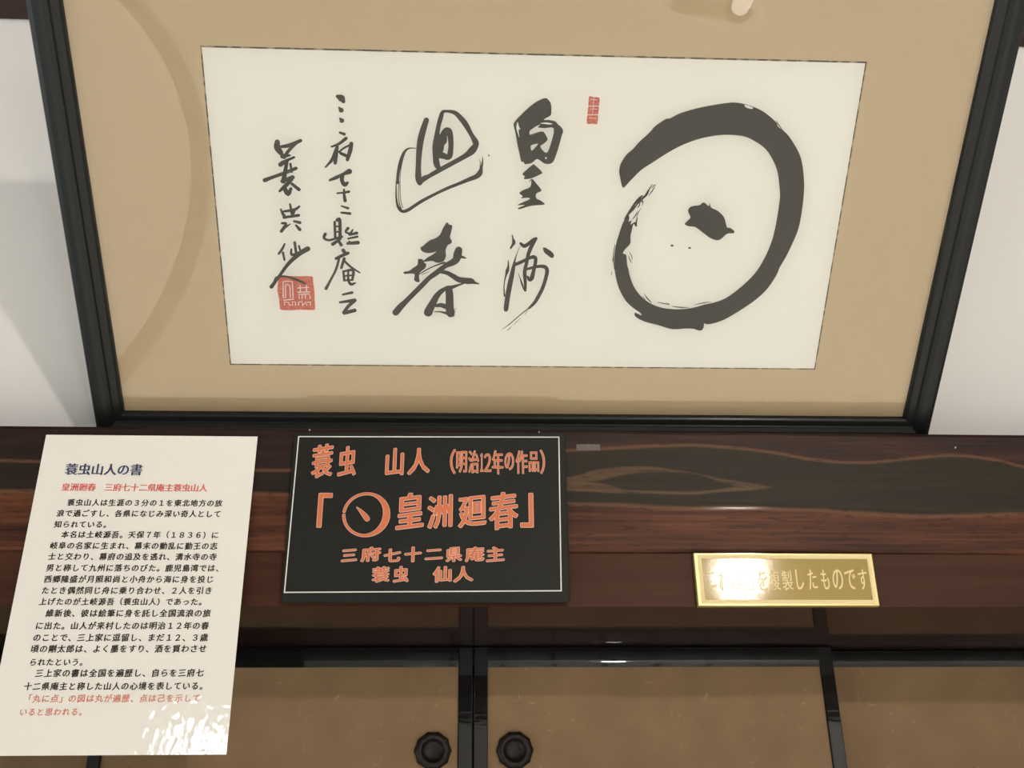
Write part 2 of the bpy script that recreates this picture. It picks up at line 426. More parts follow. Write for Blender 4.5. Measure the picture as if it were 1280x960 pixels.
# ------------------------------------------------------------------ traced brush work and text layout (tenths of a millimetre / metres)
INK_SHAPES = [
 ([(5087,2484),(5052,2581),(5037,2654),(5050,2727),(5097,2809),(5156,2864),(5205,2928),(5304,3028),(5344,3081),(5445,3154),(5480,3158),(5574,3209),(5729,3259),(5868,3290),(6008,3314),(6088,3320),(6170,3309),(6263,3285),(6377,3236),(6508,3142),(6525,3107),(6623,3038),(6722,2924),(6795,2808),(6840,2671),(6871,2523),(6884,2354),(6885,2202),(6872,2067),(6829,1910),(6789,1790),(6746,1690),(6728,1615),(6645,1451),(6509,1306),(6312,1158),(6221,1104),(6126,1071),(6068,1064),(6047,1075),(6043,1028),(6026,996),(5977,996),(5946,1010),(5857,1013),(5740,1003),(5661,1017),(5560,1049),(5460,1073),(5379,1103),(5317,1144),(5310,1182),(5344,1170),(5384,1156),(5362,1186),(5300,1227),(5228,1288),(5174,1359),(5117,1469),(5080,1589),(5063,1689),(5054,1807),(5064,1925),(5085,2022),(5106,2109),(5134,2180),(5157,2217),(5174,2190),(5170,2148),(5199,2160),(5191,2118),(5227,2142),(5254,2135),(5250,2092),(5221,2124),(5208,2053),(5201,1995),(5206,1942),(5197,1907),(5159,1864),(5138,1818),(5172,1803),(5184,1740),(5192,1691),(5210,1631),(5235,1562),(5270,1482),(5325,1401),(5409,1321),(5521,1261),(5640,1232),(5776,1227),(5911,1246),(6024,1282),(6137,1311),(6248,1364),(6387,1488),(6504,1631),(6578,1792),(6623,1951),(6641,2087),(6647,2241),(6647,2369),(6642,2444),(6626,2519),(6586,2666),(6523,2784),(6434,2891),(6324,2960),(6209,3006),(6045,3017),(5902,3001),(5761,2966),(5605,2900),(5468,2817),(5349,2733),(5246,2658),(5146,2546)],[[(6175,3297),(6207,3298),(6260,3278),(6251,3264),(6203,3274)]]),
 ([(5884,2351),(5859,2326),(5777,2311),(5748,2267),(5780,2201),(5747,2159),(5731,2128),(5780,2109),(5837,2103),(5918,2050),(6000,1993),(6069,1971),(6115,1986),(6165,2039),(6230,2046),(6233,2071),(6185,2103),(6156,2108),(6116,2207),(6043,2273),(5974,2304),(5955,2352),(5948,2318),(5913,2346)],[]),
 ([(4285,3319),(4306,3317),(4331,3297),(4350,3260),(4355,3208),(4351,3164),(4314,3140),(4287,3120),(4336,3119),(4394,3109),(4420,3084),(4453,3057),(4476,3022),(4464,2972),(4435,2844),(4404,2743),(4387,2716),(4356,2703),(4309,2707),(4241,2748),(4189,2709),(4125,2696),(4113,2716),(4088,2722),(4073,2779),(4047,2879),(4027,2977),(4008,3050),(4004,3075),(4032,3120),(4134,3224),(4216,3288)],[[(4163,2977),(4157,3008),(4177,3030),(4232,3066),(4254,3067),(4233,3049),(4297,3042),(4386,3040),(4361,2885),(4325,2809),(4265,2866),(4304,2901),(4331,2934),(4318,2969),(4282,3011),(4214,2995)],[(4173,2870),(4193,2884),(4241,2894),(4219,2861),(4185,2827)],[(4040,3095),(4049,3076),(4059,3045),(4071,3028),(4054,3020),(4062,2950),(4044,2992),(4030,3045)],[(4253,3086),(4309,3096),(4369,3086),(4353,3077),(4296,3081)],[(4313,2758),(4324,2770),(4334,2758),(4322,2750)]]),
 ([(4197,2691),(4223,2687),(4294,2621),(4271,2598),(4195,2561),(4130,2551),(4118,2562),(4129,2577),(4106,2594),(4114,2615)],[]),
 ([(4193,2546),(4206,2550),(4241,2513),(4294,2448),(4280,2430),(4245,2410),(4247,2365),(4284,2347),(4329,2315),(4324,2303),(4257,2295),(4184,2285),(4090,2253),(4074,2265),(4139,2296),(4066,2292),(4109,2318),(4181,2354),(4169,2369),(4096,2363),(4114,2382),(4080,2414),(4120,2445),(4184,2476)],[]),
 ([(4019,1994),(4030,1987),(4038,1960),(4058,1926),(4056,1896),(4036,1873),(4021,1850),(4007,1845),(4006,1863),(4024,1905),(4023,1953)],[]),
 ([(4334,1862),(4357,1865),(4398,1842),(4433,1815),(4449,1783),(4436,1759),(4415,1763),(4374,1793),(4346,1820)],[]),
 ([(3325,2911),(3375,2949),(3375,2887),(3344,2854),(3328,2810),(3306,2822)],[]),
 ([(3374,2101),(3386,2104),(3398,2088),(3426,2081),(3432,2061),(3421,2007),(3411,1954),(3427,1924),(3425,1897),(3390,1875),(3375,1845),(3367,1812),(3372,1766),(3358,1723),(3335,1699),(3289,1689),(3260,1697),(3231,1708),(3155,1697),(3147,1707),(3190,1745),(3231,1770),(3275,1806),(3231,1793),(3185,1790),(3145,1801),(3123,1823),(3119,1853),(3133,1854),(3162,1880),(3214,1923),(3266,1943),(3312,1982),(3341,2048)],[]),
 ([(3094,1723),(3115,1728),(3144,1719),(3155,1690),(3176,1672),(3163,1631),(3131,1603),(3111,1578),(3102,1535),(3108,1492),(3084,1482),(3052,1506),(3058,1565),(3009,1571),(2962,1566),(2946,1578),(2957,1591),(3004,1601),(3045,1633),(3080,1658),(3092,1686)],[]),
 ([(3377,1194),(3458,1195),(3457,1121),(3440,1115),(3383,1130)],[]),
]
INK_STROKES = [
 [(5620,1909,19),(5631,1907,19)],
 [(5800,1887,17),(5811,1885,17)],
 [(5124,2171,7),(5178,2266,19),(5243,2367,26),(5282,2409,15)],
 [(5148,2190,6),(5191,2257,15),(5238,2324,9)],
 [(5198,2248,4),(5254,2347,17),(5313,2419,11),(5337,2461,4)],
 [(5256,2328,4),(5292,2381,13),(5322,2416,18),(5346,2461,6)],
 [(5298,2400,4),(5337,2461,13),(5371,2524,6)],
 [(5342,2405,4),(5377,2461,11),(5402,2510,4)],
 [(5277,2340,4),(5294,2359,11),(5291,2310,4)],
 [(5368,2483,4),(5387,2513,9),(5408,2521,4)],
 [(5206,2172,6),(5232,2211,11),(5254,2258,4)],
 [(5241,2286,4),(5261,2309,11),(5266,2340,4)],
 [(5234,2106,6),(5245,2144,15),(5256,2192,4)],
 [(5243,2173,4),(5253,2226,7),(5282,2287,4)],
 [(5051,1905,6),(5045,1827,8),(5041,1728,6)],
 [(5046,1866,4),(5046,1768,9),(5066,1649,6)],
 [(5197,1790,6),(5220,1741,9),(5235,1721,4)],
 [(5187,1701,6),(5203,1647,11),(5217,1612,4)],
 [(5204,1829,4),(5229,1790,8),(5236,1751,4)],
 [(5037,1629,4),(5038,1589,6)],
 [(5389,1392,4),(5426,1342,12),(5475,1295,6)],
 [(5536,1300,4),(5605,1287,10),(5659,1273,4)],
 [(5686,1259,4),(5774,1248,12),(5862,1247,4)],
 [(5372,1367,4),(5402,1335,8)],
 [(5624,1297,4),(5658,1281,8)],
 [(5917,1277,4),(6021,1303,10),(6089,1310,4)],
 [(6505,3159,4),(6535,3116,9),(6578,3073,4)],
 [(4169,2522,3),(4183,2540,9),(4197,2555,3)],
 [(3991,1728,7),(3994,1661,21),(3986,1618,35),(3974,1569,19),(3961,1505,11),(3957,1433,11),(3965,1347,16)],
 [(4105,1874,5),(4080,1809,7),(4059,1732,16),(4048,1662,35),(4034,1577,46),(4017,1477,51),(3998,1348,51),(3985,1217,49),(3984,1195,41)],
 [(4110,1905,26),(4144,1879,40),(4183,1898,37),(4235,1943,37),(4261,1957,32)],
 [(4258,1954,34),(4218,1874,40),(4190,1790,37),(4177,1706,35),(4161,1607,38),(4171,1494,32),(4174,1408,24)],
 [(4161,1415,11),(4138,1479,19),(4116,1543,9),(4094,1595,4)],
 [(4060,1683,35),(4124,1712,35),(4196,1751,32),(4242,1766,40),(4266,1746,37),(4261,1679,35),(4248,1608,38),(4234,1544,46),(4213,1523,35),(4191,1558,22)],
 [(4180,1636,24),(4233,1653,29),(4299,1668,32),(4360,1664,38),(4386,1625,40),(4375,1539,38),(4349,1439,38),(4312,1352,38),(4274,1279,35),(4222,1220,25)],
 [(4225,1226,11),(4143,1153,10),(4050,1063,10),(3996,1014,7),(3949,981,3)],
 [(4212,1198,5),(4177,1149,4)],
 [(4137,1109,3),(4084,1049,5),(4064,1034,1)],
 [(4051,1015,3),(4018,982,7),(3995,963,1)],
 [(4195,1205,4),(4116,1123,3)],
 [(3185,3092,50),(3156,3007,58),(3130,2907,62),(3115,2793,56),(3107,2665,51),(3105,2549,61),(3118,2497,54)],
 [(3113,2491,35),(3159,2537,52),(3210,2564,40),(3287,2611,45),(3439,2697,44),(3553,2764,49),(3616,2816,70),(3653,2873,53),(3645,2905,56),(3608,2967,42),(3550,3065,53),(3499,3126,48),(3449,3168,39),(3375,3179,25),(3337,3169,34),(3319,3116,44),(3297,3035,41),(3281,2935,51),(3275,2847,70),(3272,2758,58),(3281,2681,61),(3302,2637,40)],
 [(3312,2822,70),(3327,2911,69),(3363,2987,65),(3394,2997,60),(3409,2950,56),(3416,2862,49),(3407,2773,54),(3388,2745,47),(3350,2759,58),(3306,2771,70)],
 [(3092,2825,5),(3054,2829,9),(3010,2821,16),(2971,2783,26),(2939,2700,33),(2915,2597,30),(2903,2493,28)],
 [(2893,2506,9),(2889,2402,14),(2893,2310,19),(2911,2244,28),(2950,2210,31),(3002,2225,33),(3054,2260,31),(3144,2321,31),(3286,2399,28),(3389,2450,31),(3492,2494,31),(3594,2539,40),(3658,2566,47),(3693,2600,52),(3707,2651,28),(3717,2703,16),(3718,2761,4)],
 [(2997,2809,2),(2971,2752,6),(2947,2662,6),(2932,2559,5),(2928,2455,7),(2932,2324,6),(2953,2245,7)],
 [(2919,2507,7),(2912,2402,7),(2918,2297,9),(2937,2231,10)],
 [(3695,2651,7),(3696,2703,7),(3686,2741,1)],
 [(3771,2781,6),(3779,2772,12),(3774,2763,4)],
 [(3377,2098,12),(3386,2096,17)],
 [(3114,1570,9),(3161,1604,12),(3231,1644,12),(3300,1674,16),(3358,1693,19)],
 [(3125,1560,3),(3166,1579,6),(3207,1595,2)],
 [(3497,1826,72),(3486,1780,83),(3472,1725,74),(3428,1691,67),(3370,1662,51),(3324,1625,54),(3265,1575,54),(3207,1531,49),(3136,1455,52),(3053,1366,52),(2970,1277,54),(2910,1213,66),(2862,1151,69)],
 [(3497,1762,35),(3532,1754,28),(3569,1743,12)],
 [(3324,1594,35),(3382,1585,44),(3440,1553,51),(3499,1516,59),(3570,1504,66),(3628,1500,61),(3658,1485,31),(3705,1472,9)],
 [(3546,1474,14),(3488,1454,26),(3429,1432,40),(3382,1421,52)],
 [(3359,1415,40),(3318,1383,52),(3276,1332,61),(3241,1262,73),(3205,1191,85),(3191,1155,88)],
 [(3400,1415,71),(3408,1346,78),(3409,1270,80),(3412,1194,81),(3419,1143,74)],
 [(3276,1231,35),(3324,1238,47),(3377,1219,54)],
 [(3252,1164,9),(3312,1165,14),(3383,1149,31)],
 [(3468,1201,7),(3473,1198,9)],
 [(2368,3291,34),(2402,3275,67),(2419,3248,36)],
 [(2376,3192,14),(2395,3168,48)],
 [(2379,3093,14),(2396,3073,48)],
 [(2373,2960,20),(2415,2946,28)],
 [(2430,2907,31),(2359,2853,26),(2289,2826,17)],
 [(2345,2830,29),(2324,2764,43),(2289,2700,32),(2223,2628,14)],
 [(2333,2777,40),(2318,2672,34)],
 [(2478,2858,37),(2464,2792,40),(2434,2705,32)],
 [(2358,2777,17),(2407,2816,17),(2458,2842,20)],
 [(2374,2765,29),(2442,2735,32)],
 [(2259,2504,23),(2320,2531,35),(2384,2563,29),(2449,2593,52)],
 [(2381,2554,40),(2375,2503,38),(2399,2464,44),(2427,2484,26)],
 [(2323,2378,17),(2377,2384,20),(2437,2396,26)],
 [(2391,2418,17),(2391,2353,29),(2397,2307,35)],
 [(2359,2253,15),(2422,2232,26)],
 [(2356,2187,21),(2439,2179,29)],
 [(2287,2092,24),(2285,1923,27)],
 [(2311,2110,32),(2337,2113,32),(2332,1924,33)],
 [(2290,2045,15),(2335,2051,18)],
 [(2288,1989,15),(2332,1997,18)],
 [(2191,1969,30),(2176,1928,27),(2221,1906,24),(2293,1926,24),(2352,1945,24)],
 [(2321,1910,27),(2258,1866,36)],
 [(2312,1910,27),(2340,1859,33)],
 [(2414,2031,30),(2389,1993,21),(2432,1980,21),(2459,2015,18)],
 [(2424,1964,21),(2497,1984,33)],
 [(2410,1925,18),(2502,1947,24)],
 [(2422,1896,21)],
 [(2405,1876,30),(2506,1886,39)],
 [(2359,1804,39),(2380,1767,33)],
 [(2284,1717,30),(2337,1746,33),(2404,1777,33)],
 [(2317,1732,24),(2279,1606,24),(2221,1493,24),(2170,1400,33)],
 [(2365,1719,30),(2332,1621,27)],
 [(2368,1691,24),(2431,1629,24),(2513,1574,15)],
 [(2350,1586,21),(2356,1495,27)],
 [(2357,1586,21),(2447,1597,30),(2436,1496,24)],
 [(2362,1537,18),(2435,1545,18)],
 [(2399,1580,21),(2396,1495,24),(2421,1450,33),(2465,1465,15)],
 [(2353,1488,21),(2433,1496,18)],
 [(2334,1338,21),(2428,1361,30)],
 [(2303,1254,24),(2452,1279,40)],
 [(2449,1275,40),(2382,1209,34),(2339,1143,40)],
 [(2342,1139,40),(2448,1169,40)],
 [(1787,2859,48),(1781,2809,62),(1811,2760,51)],
 [(1821,2816,28),(1897,2830,37),(2005,2877,31)],
 [(1960,2851,28),(1887,2780,31),(1842,2716,34)],
 [(1827,2726,48),(1897,2736,17)],
 [(1813,2665,29),(1933,2718,23)],
 [(1800,2645,43),(1875,2685,20)],
 [(1864,2676,31),(1818,2485,46)],
 [(1642,2492,40),(1726,2525,32),(1842,2569,34),(1946,2614,32)],
 [(1895,2654,23),(1903,2577,20)],
 [(1805,2485,32),(1909,2526,40)],
 [(1899,2506,32),(1827,2434,38),(1773,2386,20)],
 [(1826,2414,43),(1854,2362,46),(1885,2415,29)],
 [(1898,2461,29),(1961,2408,35)],
 [(1774,2210,17),(1796,2157,32),(1811,2131,32)],
 [(1805,2190,23),(1908,2209,29),(1955,2242,20)],
 [(1908,2206,26),(1879,2145,26)],
 [(1867,2262,20),(1878,2172,29)],
 [(1798,2128,26),(1943,2153,29)],
 [(1777,2070,23),(1816,2064,29),(1766,1988,32)],
 [(1793,2020,26),(1858,2065,9)],
 [(1895,2092,23),(1949,2080,32)],
 [(1911,2052,21),(1945,2010,35)],
 [(1789,1860,18),(1760,1805,24),(1724,1757,21)],
 [(1767,1771,24),(1776,1695,21)],
 [(1851,1807,18),(1851,1749,27),(1921,1778,18)],
 [(1888,1878,27),(1895,1780,27)],
 [(1927,1842,21),(1935,1801,21)],
 [(2012,1815,51),(1919,1756,45),(1808,1651,36),(1700,1506,30),(1628,1410,39)],
 [(1658,1467,18),(1694,1516,21),(1787,1521,21),(1903,1481,27),(1970,1446,18)],
]
SEAL_SHAPES = [
 [(1718,1520),(1800,1527),(1919,1525),(2038,1528),(2045,1476),(2054,1348),(2051,1284),(2050,1187),(2031,1166),(1898,1168),(1790,1160),(1710,1164),(1696,1192),(1695,1286),(1685,1371),(1697,1456)],
 [(4701,3344),(4727,3343),(4751,3338),(4800,3334),(4802,3273),(4798,3176),(4794,3092),(4743,3094),(4696,3093),(4696,3174),(4700,3257)],
]
SEAL_LINES = [
 [(1739,1293,9),(1743,1400,9),(1749,1468,9),(1797,1472,9),(1839,1470,9),(1838,1373,9),(1836,1295,9)],
 [(1762,1294,8),(1769,1429,8),(1795,1441,8),(1812,1423,8),(1809,1295,8)],
 [(1741,1269,9),(1838,1281,9)],
 [(1747,1215,9),(1745,1251,9),(1789,1247,9),(1791,1215,9),(1827,1221,9),(1826,1256,9),(1857,1248,9),(1855,1216,9)],
 [(1885,1400,9),(1998,1411,9)],
 [(1913,1431,9),(1914,1360,9)],
 [(1977,1432,9),(1975,1361,9)],
 [(1885,1357,9),(2009,1362,9)],
 [(1898,1289,9),(1897,1334,9),(2001,1340,9),(2005,1290,9)],
 [(1925,1289,8),(1927,1329,8)],
 [(1958,1289,8),(1961,1332,8)],
 [(1885,1217,9),(1892,1253,9),(1923,1257,9),(1925,1217,9)],
 [(1927,1217,9),(1963,1254,9),(1967,1218,9)],
 [(1976,1249,9),(2007,1254,9),(2005,1218,9)],
 [(4694,3257,7),(4799,3257,7)],
 [(4694,3174,7),(4798,3179,7)],
 [(4714,3319,4),(4781,3314,4)],
 [(4720,3230,4),(4784,3229,4)],
 [(4715,3146,4),(4782,3145,4)],
 [(4748,3333,4),(4747,3265,3)],
 [(4747,3251,4),(4744,3182,3)],
]
NOTICE_LINES = [
 ('蓑虫山人の書', -0.3956, -0.3193, 1.9078, 't'),
 ('皇洲廻春\u3000三府七十二県庵主蓑虫山人', -0.3958, -0.2533, 1.8890, 'r'),
 ('蓑虫山人は生涯の３分の１を東北地方の放', -0.3878, -0.2366, 1.8731, 'k'),
 ('浪で過ごすし、各県になじみ深い奇人として', -0.3961, -0.2365, 1.8620, 'k'),
 ('知られている。', -0.3963, -0.3413, 1.8507, 'k'),
 ('本名は土岐源吾。天保７年（１８３６）に', -0.3878, -0.2364, 1.8405, 'k'),
 ('岐阜の名家に生まれ、幕末の動乱に勤王の志', -0.3965, -0.2363, 1.8294, 'k'),
 ('士と交わり、幕府の追及を逃れ、清水寺の寺', -0.3963, -0.2358, 1.8186, 'k'),
 ('男と称して九州に落ちのびた。鹿児島湾では、', -0.3960, -0.2281, 1.8075, 'k'),
 ('西郷隆盛が月照和尚と小舟から海に身を投じ', -0.3960, -0.2362, 1.7965, 'k'),
 ('たとき偶然同じ舟に乗り合わせ、２人を引き', -0.3963, -0.2362, 1.7856, 'k'),
 ('上げたのが土岐源吾（蓑虫山人）であった。', -0.3965, -0.2405, 1.7749, 'k'),
 ('維新後、彼は絵筆に身を託し全国流浪の旅', -0.3883, -0.2351, 1.7640, 'k'),
 ('に出た。山人が来村したのは明治１２年の春', -0.3955, -0.2354, 1.7522, 'k'),
 ('のことで、三上家に逗留し、まだ１２、３歳', -0.3956, -0.2350, 1.7412, 'k'),
 ('頃の剛太郎は、よく墨をすり、酒を買わさせ', -0.3957, -0.2349, 1.7309, 'k'),
 ('られたという。', -0.3945, -0.3414, 1.7188, 'k'),
 ('三上家の書は全国を遍歴し、自らを三府七', -0.3872, -0.2348, 1.7089, 'k'),
 ('十二県庵主と称した山人の心境を表している。', -0.3949, -0.2299, 1.6972, 'k'),
 ('「丸に点」の図は丸が遍歴、点は己を示して', -0.3930, -0.2350, 1.6864, 'q'),
 ('いると思われる。', -0.3944, -0.3343, 1.6747, 'q'),
]
SIGN_LETTERS = [
 ('蓑', -0.1519, -0.1311, 1.8989, 1.9366, 1),
 ('虫', -0.1256, -0.1075, 1.9012, 1.9341, 1),
 ('山', -0.0778, -0.0596, 1.9029, 1.9326, 1),
 ('人', -0.0556, -0.0331, 1.9031, 1.9328, 1),
 ('（', -0.0128, -0.0069, 1.9047, 1.9318, 0),
 ('明', -0.0064, 0.0045, 1.9061, 1.9297, 0),
 ('治', 0.0058, 0.0167, 1.9054, 1.9306, 0),
 ('１', 0.0180, 0.0210, 1.9071, 1.9274, 0),
 ('２', 0.0218, 0.0292, 1.9071, 1.9274, 0),
 ('年', 0.0299, 0.0414, 1.9045, 1.9308, 0),
 ('の', 0.0427, 0.0524, 1.9092, 1.9287, 0),
 ('作', 0.0541, 0.0661, 1.9052, 1.9310, 0),
 ('品', 0.0674, 0.0779, 1.9075, 1.9298, 0),
 ('）', 0.0789, 0.0841, 1.9054, 1.9320, 0),
 ('「', -0.1425, -0.1290, 1.8478, 1.8839, 2),
 ('皇', -0.0652, -0.0380, 1.8457, 1.8845, 2),
 ('洲', -0.0343, -0.0095, 1.8471, 1.8834, 2),
 ('廻', -0.0038, 0.0244, 1.8480, 1.8828, 2),
 ('春', 0.0268, 0.0560, 1.8461, 1.8859, 2),
 ('」', 0.0581, 0.0711, 1.8488, 1.8852, 2),
 ('三', -0.1165, -0.1015, 1.8134, 1.8270, 3),
 ('府', -0.0979, -0.0786, 1.8134, 1.8291, 3),
 ('七', -0.0756, -0.0591, 1.8135, 1.8272, 3),
 ('十', -0.0555, -0.0390, 1.8135, 1.8293, 3),
 ('二', -0.0356, -0.0183, 1.8156, 1.8273, 3),
 ('県', -0.0154, 0.0004, 1.8137, 1.8294, 3),
 ('庵', 0.0034, 0.0224, 1.8137, 1.8295, 3),
 ('主', 0.0241, 0.0420, 1.8138, 1.8296, 3),
 ('蓑', -0.0861, -0.0693, 1.7933, 1.8097, 3),
 ('虫', -0.0657, -0.0508, 1.7934, 1.8098, 3),
 ('仙', -0.0276, -0.0095, 1.7934, 1.8099, 3),
 ('人', -0.0078, 0.0115, 1.7935, 1.8100, 3),
]
PLATE_LETTERS = [
 ('こ', 0.2423, 0.2499, 1.7908, 1.8065),
 ('れ', 0.2536, 0.2638, 1.7878, 1.8083),
 ('は', 0.2663, 0.2764, 1.7879, 1.8083),
 ('書', 0.2789, 0.2890, 1.7879, 1.8083),
 ('を', 0.2915, 0.3017, 1.7879, 1.8084),
 ('複', 0.3042, 0.3144, 1.7879, 1.8084),
 ('製', 0.3169, 0.3271, 1.7879, 1.8084),
 ('し', 0.3311, 0.3382, 1.7892, 1.8094),
 ('た', 0.3432, 0.3516, 1.7892, 1.8094),
 ('も', 0.3562, 0.3640, 1.7892, 1.8094),
 ('の', 0.3677, 0.3780, 1.7892, 1.8095),
 ('で', 0.3805, 0.3907, 1.7893, 1.8095),
 ('す', 0.3941, 0.4026, 1.7893, 1.8095),
]
# ------------------------------------------------------------------ main dimensions (metres)
LINTEL_Z0 = 1.7733                       # underside of the lintel
WALL_Y = 0.075
DOOR_Y = 0.2115
ROOM_X, ROOM_Y, ROOM_Z = 2.9, -4.7, 3.05

# ------------------------------------------------------------------ the room
mb = MB(); mb.box(-ROOM_X, ROOM_X, ROOM_Y, WALL_Y, -0.06, -0.02)
struct(mb.build('floor', M['dark_wood']))
mb = MB(); mb.box(-ROOM_X, ROOM_X, ROOM_Y, 0.7, ROOM_Z, ROOM_Z + 0.04)
struct(mb.build('ceiling', M['ceiling_wood']))
mb = MB()
mb.box(-ROOM_X, ROOM_X, WALL_Y, WALL_Y + 0.05, BEAM_Z0, ROOM_Z)
mb.box(-ROOM_X, ROOM_X, WALL_Y, WALL_Y + 0.05, -0.02, 1.42)
for sx in (-1, 1):
    a, b = sorted((sx * 0.90, sx * ROOM_X)); mb.box(a, b, WALL_Y, WALL_Y + 0.05, 1.42, BEAM_Z0)
struct(mb.build('wall_front', M['plaster']), 'white plaster wall behind the framed calligraphy')
def wall_with_windows(name, fixed, axis, span, wins):
    """upright wall in pieces round its openings; axis 'x' runs along x at y = fixed, 'y' runs along y at x = fixed"""
    lo, hi = (fixed - 0.05, fixed) if fixed < 0 else (fixed, fixed + 0.05)
    mb = MB()
    def put(a, b, z0, z1):
        mb.box(a, b, lo, hi, z0, z1) if axis == 'x' else mb.box(lo, hi, a, b, z0, z1)
    cur = span[0]
    for a, b, z0, z1, st in wins:
        put(cur, a, -0.02, ROOM_Z); put(a, b, -0.02, z0); put(a, b, z1, ROOM_Z); cur = b
    put(cur, span[1], -0.02, ROOM_Z)
    struct(mb.build(name, M['plaster']))
    for a, b, z0, z1, st in wins:
        WCOUNT[0] += 1
        d = 1 if fixed < 0 else -1
        def slab_(m_, a_, b_, q0, q1, za, zb):
            p, q = sorted((fixed - d * q0, fixed - d * q1))
            m_.box(a_, b_, p, q, za, zb) if axis == 'x' else m_.box(p, q, a_, b_, za, zb)
        m1 = MB()
        if st is None:
            for za, zb in ((z0, z0 + 0.03), (z1 - 0.03, z1)):
                slab_(m1, a, b, 0.040, 0.010, za, zb)
            for pa, pb in ((a, a + 0.03), (b - 0.03, b)):
                slab_(m1, pa, pb, 0.040, 0.010, z0 + 0.03, z1 - 0.03)
            struct(m1.build('window_%d' % WCOUNT[0], M['dark_wood'])); continue
        slab_(m1, a, b, 0.040, 0.035, z0, z1)
        w = struct(m1.build('window_%d' % WCOUNT[0], emit('added_pane_glow', PANE_GLOW_COLOUR, st)))  # added glowing pane, works as a fill light
        m2 = MB(); nv, nh = max(2, round((b - a) / 0.3)), max(2, round((z1 - z0) / 0.35))
        for t in range(nv + 1):
            p = a + (b - a) * t / nv; slab_(m2, max(a, p - 0.01), min(b, p + 0.01), 0.034, 0.012, z0, z1)
        for t in range(nh + 1):
            z = z0 + (z1 - z0) * t / nh; slab_(m2, a, b, 0.034, 0.012, max(z0, z - 0.01), min(z1, z + 0.01))
        m2.build('window_frame', M['dark_wood'], w)
WCOUNT = [0]
wall_with_windows('wall_back', ROOM_Y, 'x', (-ROOM_X, ROOM_X), ADDED_BACK_WINDOWS)
wall_with_windows('wall_left', -ROOM_X, 'y', (ROOM_Y, WALL_Y + 0.05), ADDED_LEFT_WINDOWS)
wall_with_windows('wall_right', ROOM_X, 'y', (ROOM_Y, WALL_Y + 0.05), ADDED_RIGHT_WINDOWS)
mb = MB(); mb.box(-ROOM_X, ROOM_X, ROOM_Y, ROOM_Y + 0.02, 2.72, ROOM_Z); mb.box(-ROOM_X, -1.56, ROOM_Y, ROOM_Y + 0.02, 2.28, 2.72); mb.box(-1.08, ROOM_X, ROOM_Y, ROOM_Y + 0.02, 2.28, 2.72)  # unseen boards, added to keep the reflections in the lacquer dark
struct(mb.build('trim_7', M['dark_wood']), 'dark boards added on the far wall to darken reflections')
mb = MB()
mats_x = [-ROOM_X, -1.93, -0.86, 0.21, 1.28, 2.35, ROOM_X]; mats_y = [WALL_Y, -1.68, -3.45, ROOM_Y]
for i in range(6):
    for j in range(3):
        x0, x1, y0, y1 = mats_x[i], mats_x[i + 1], mats_y[j + 1], mats_y[j]
        mb.box(x0, x1, y0, y1, -0.02, 0.0, 0)
struct(mb.build('floor_tatami', M['tatami']), 'pale straw matting')

# beam, lintel, upper rail, sill, posts
M['figured'] = figured()
mb = MB(); prof = [(0.0105, BEAM_Z0), (0.0062, BEAM_Z0 + 0.0012), (0.0045, BEAM_Z0 + 0.004), (0.0, BEAM_Z1 - 0.005), (0.0015, BEAM_Z1 - 0.0015), (0.005, BEAM_Z1), (WALL_Y, BEAM_Z1), (WALL_Y, BEAM_Z0)]
nx = 2
v = []; 
for x in (-1.7, 1.7):
    v += [(x, p[0], p[1]) for p in prof]
k = len(prof)
mb.add(v, [(i, i + k, (i + 1) % k + k, (i + 1) % k) for i in range(k)] + [tuple(range(k)), tuple(range(2 * k - 1, k - 1, -1))])
struct(mb.build('trim_1', M['figured']), 'polished dark beam with black heartwood figure under the frame')
mb = MB()
x0, x1 = -1.7, 1.7
mb.add([(x0, .009, LINTEL_Z0), (x1, .009, LINTEL_Z0), (x1, .009, BEAM_Z0), (x0, .009, BEAM_Z0), (x0, .30, LINTEL_Z0), (x1, .30, LINTEL_Z0), (x1, .30, BEAM_Z0), (x0, .30, BEAM_Z0)],
       [(0, 1, 2, 3), (7, 6, 5, 4), (3, 2, 6, 7), (0, 3, 7, 4), (2, 1, 5, 6)], 0)
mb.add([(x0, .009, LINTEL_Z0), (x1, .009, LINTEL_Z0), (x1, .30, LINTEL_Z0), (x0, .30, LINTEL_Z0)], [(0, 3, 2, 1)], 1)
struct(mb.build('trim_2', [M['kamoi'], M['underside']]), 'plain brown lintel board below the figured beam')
mb = MB(); mb.box(-ROOM_X, ROOM_X, 0.04, WALL_Y, 2.567, 2.64)
struct(mb.build('trim_3', M['dark_wood'], bevel=0.003), 'dark wooden rail high on the white wall')
mb = MB(); mb.box(-0.90, 0.90, 0.02, 0.32, 1.40, 1.432)
struct(mb.build('trim_4', M['lacquer'], bevel=0.002), 'dark sill under the sliding doors')
for kk, sx in ((5, -1), (6, 1)):
    a, b = sorted((sx * 0.845, sx * 0.925)); mb = MB(); mb.box(a, b, 0.02, 0.32, 1.432, LINTEL_Z0)
    struct(mb.build('trim_%d' % kk, M['dark_wood'], bevel=0.002))
mb = MB(); mb.box(-0.95, 0.95, 0.34, 0.36, 1.40, BEAM_Z0); mb.box(-0.95, 0.95, 0.30, 0.36, LINTEL_Z0, BEAM_Z1 - 0.02)
struct(mb.build('wall_alcove', M['dark_wood']))

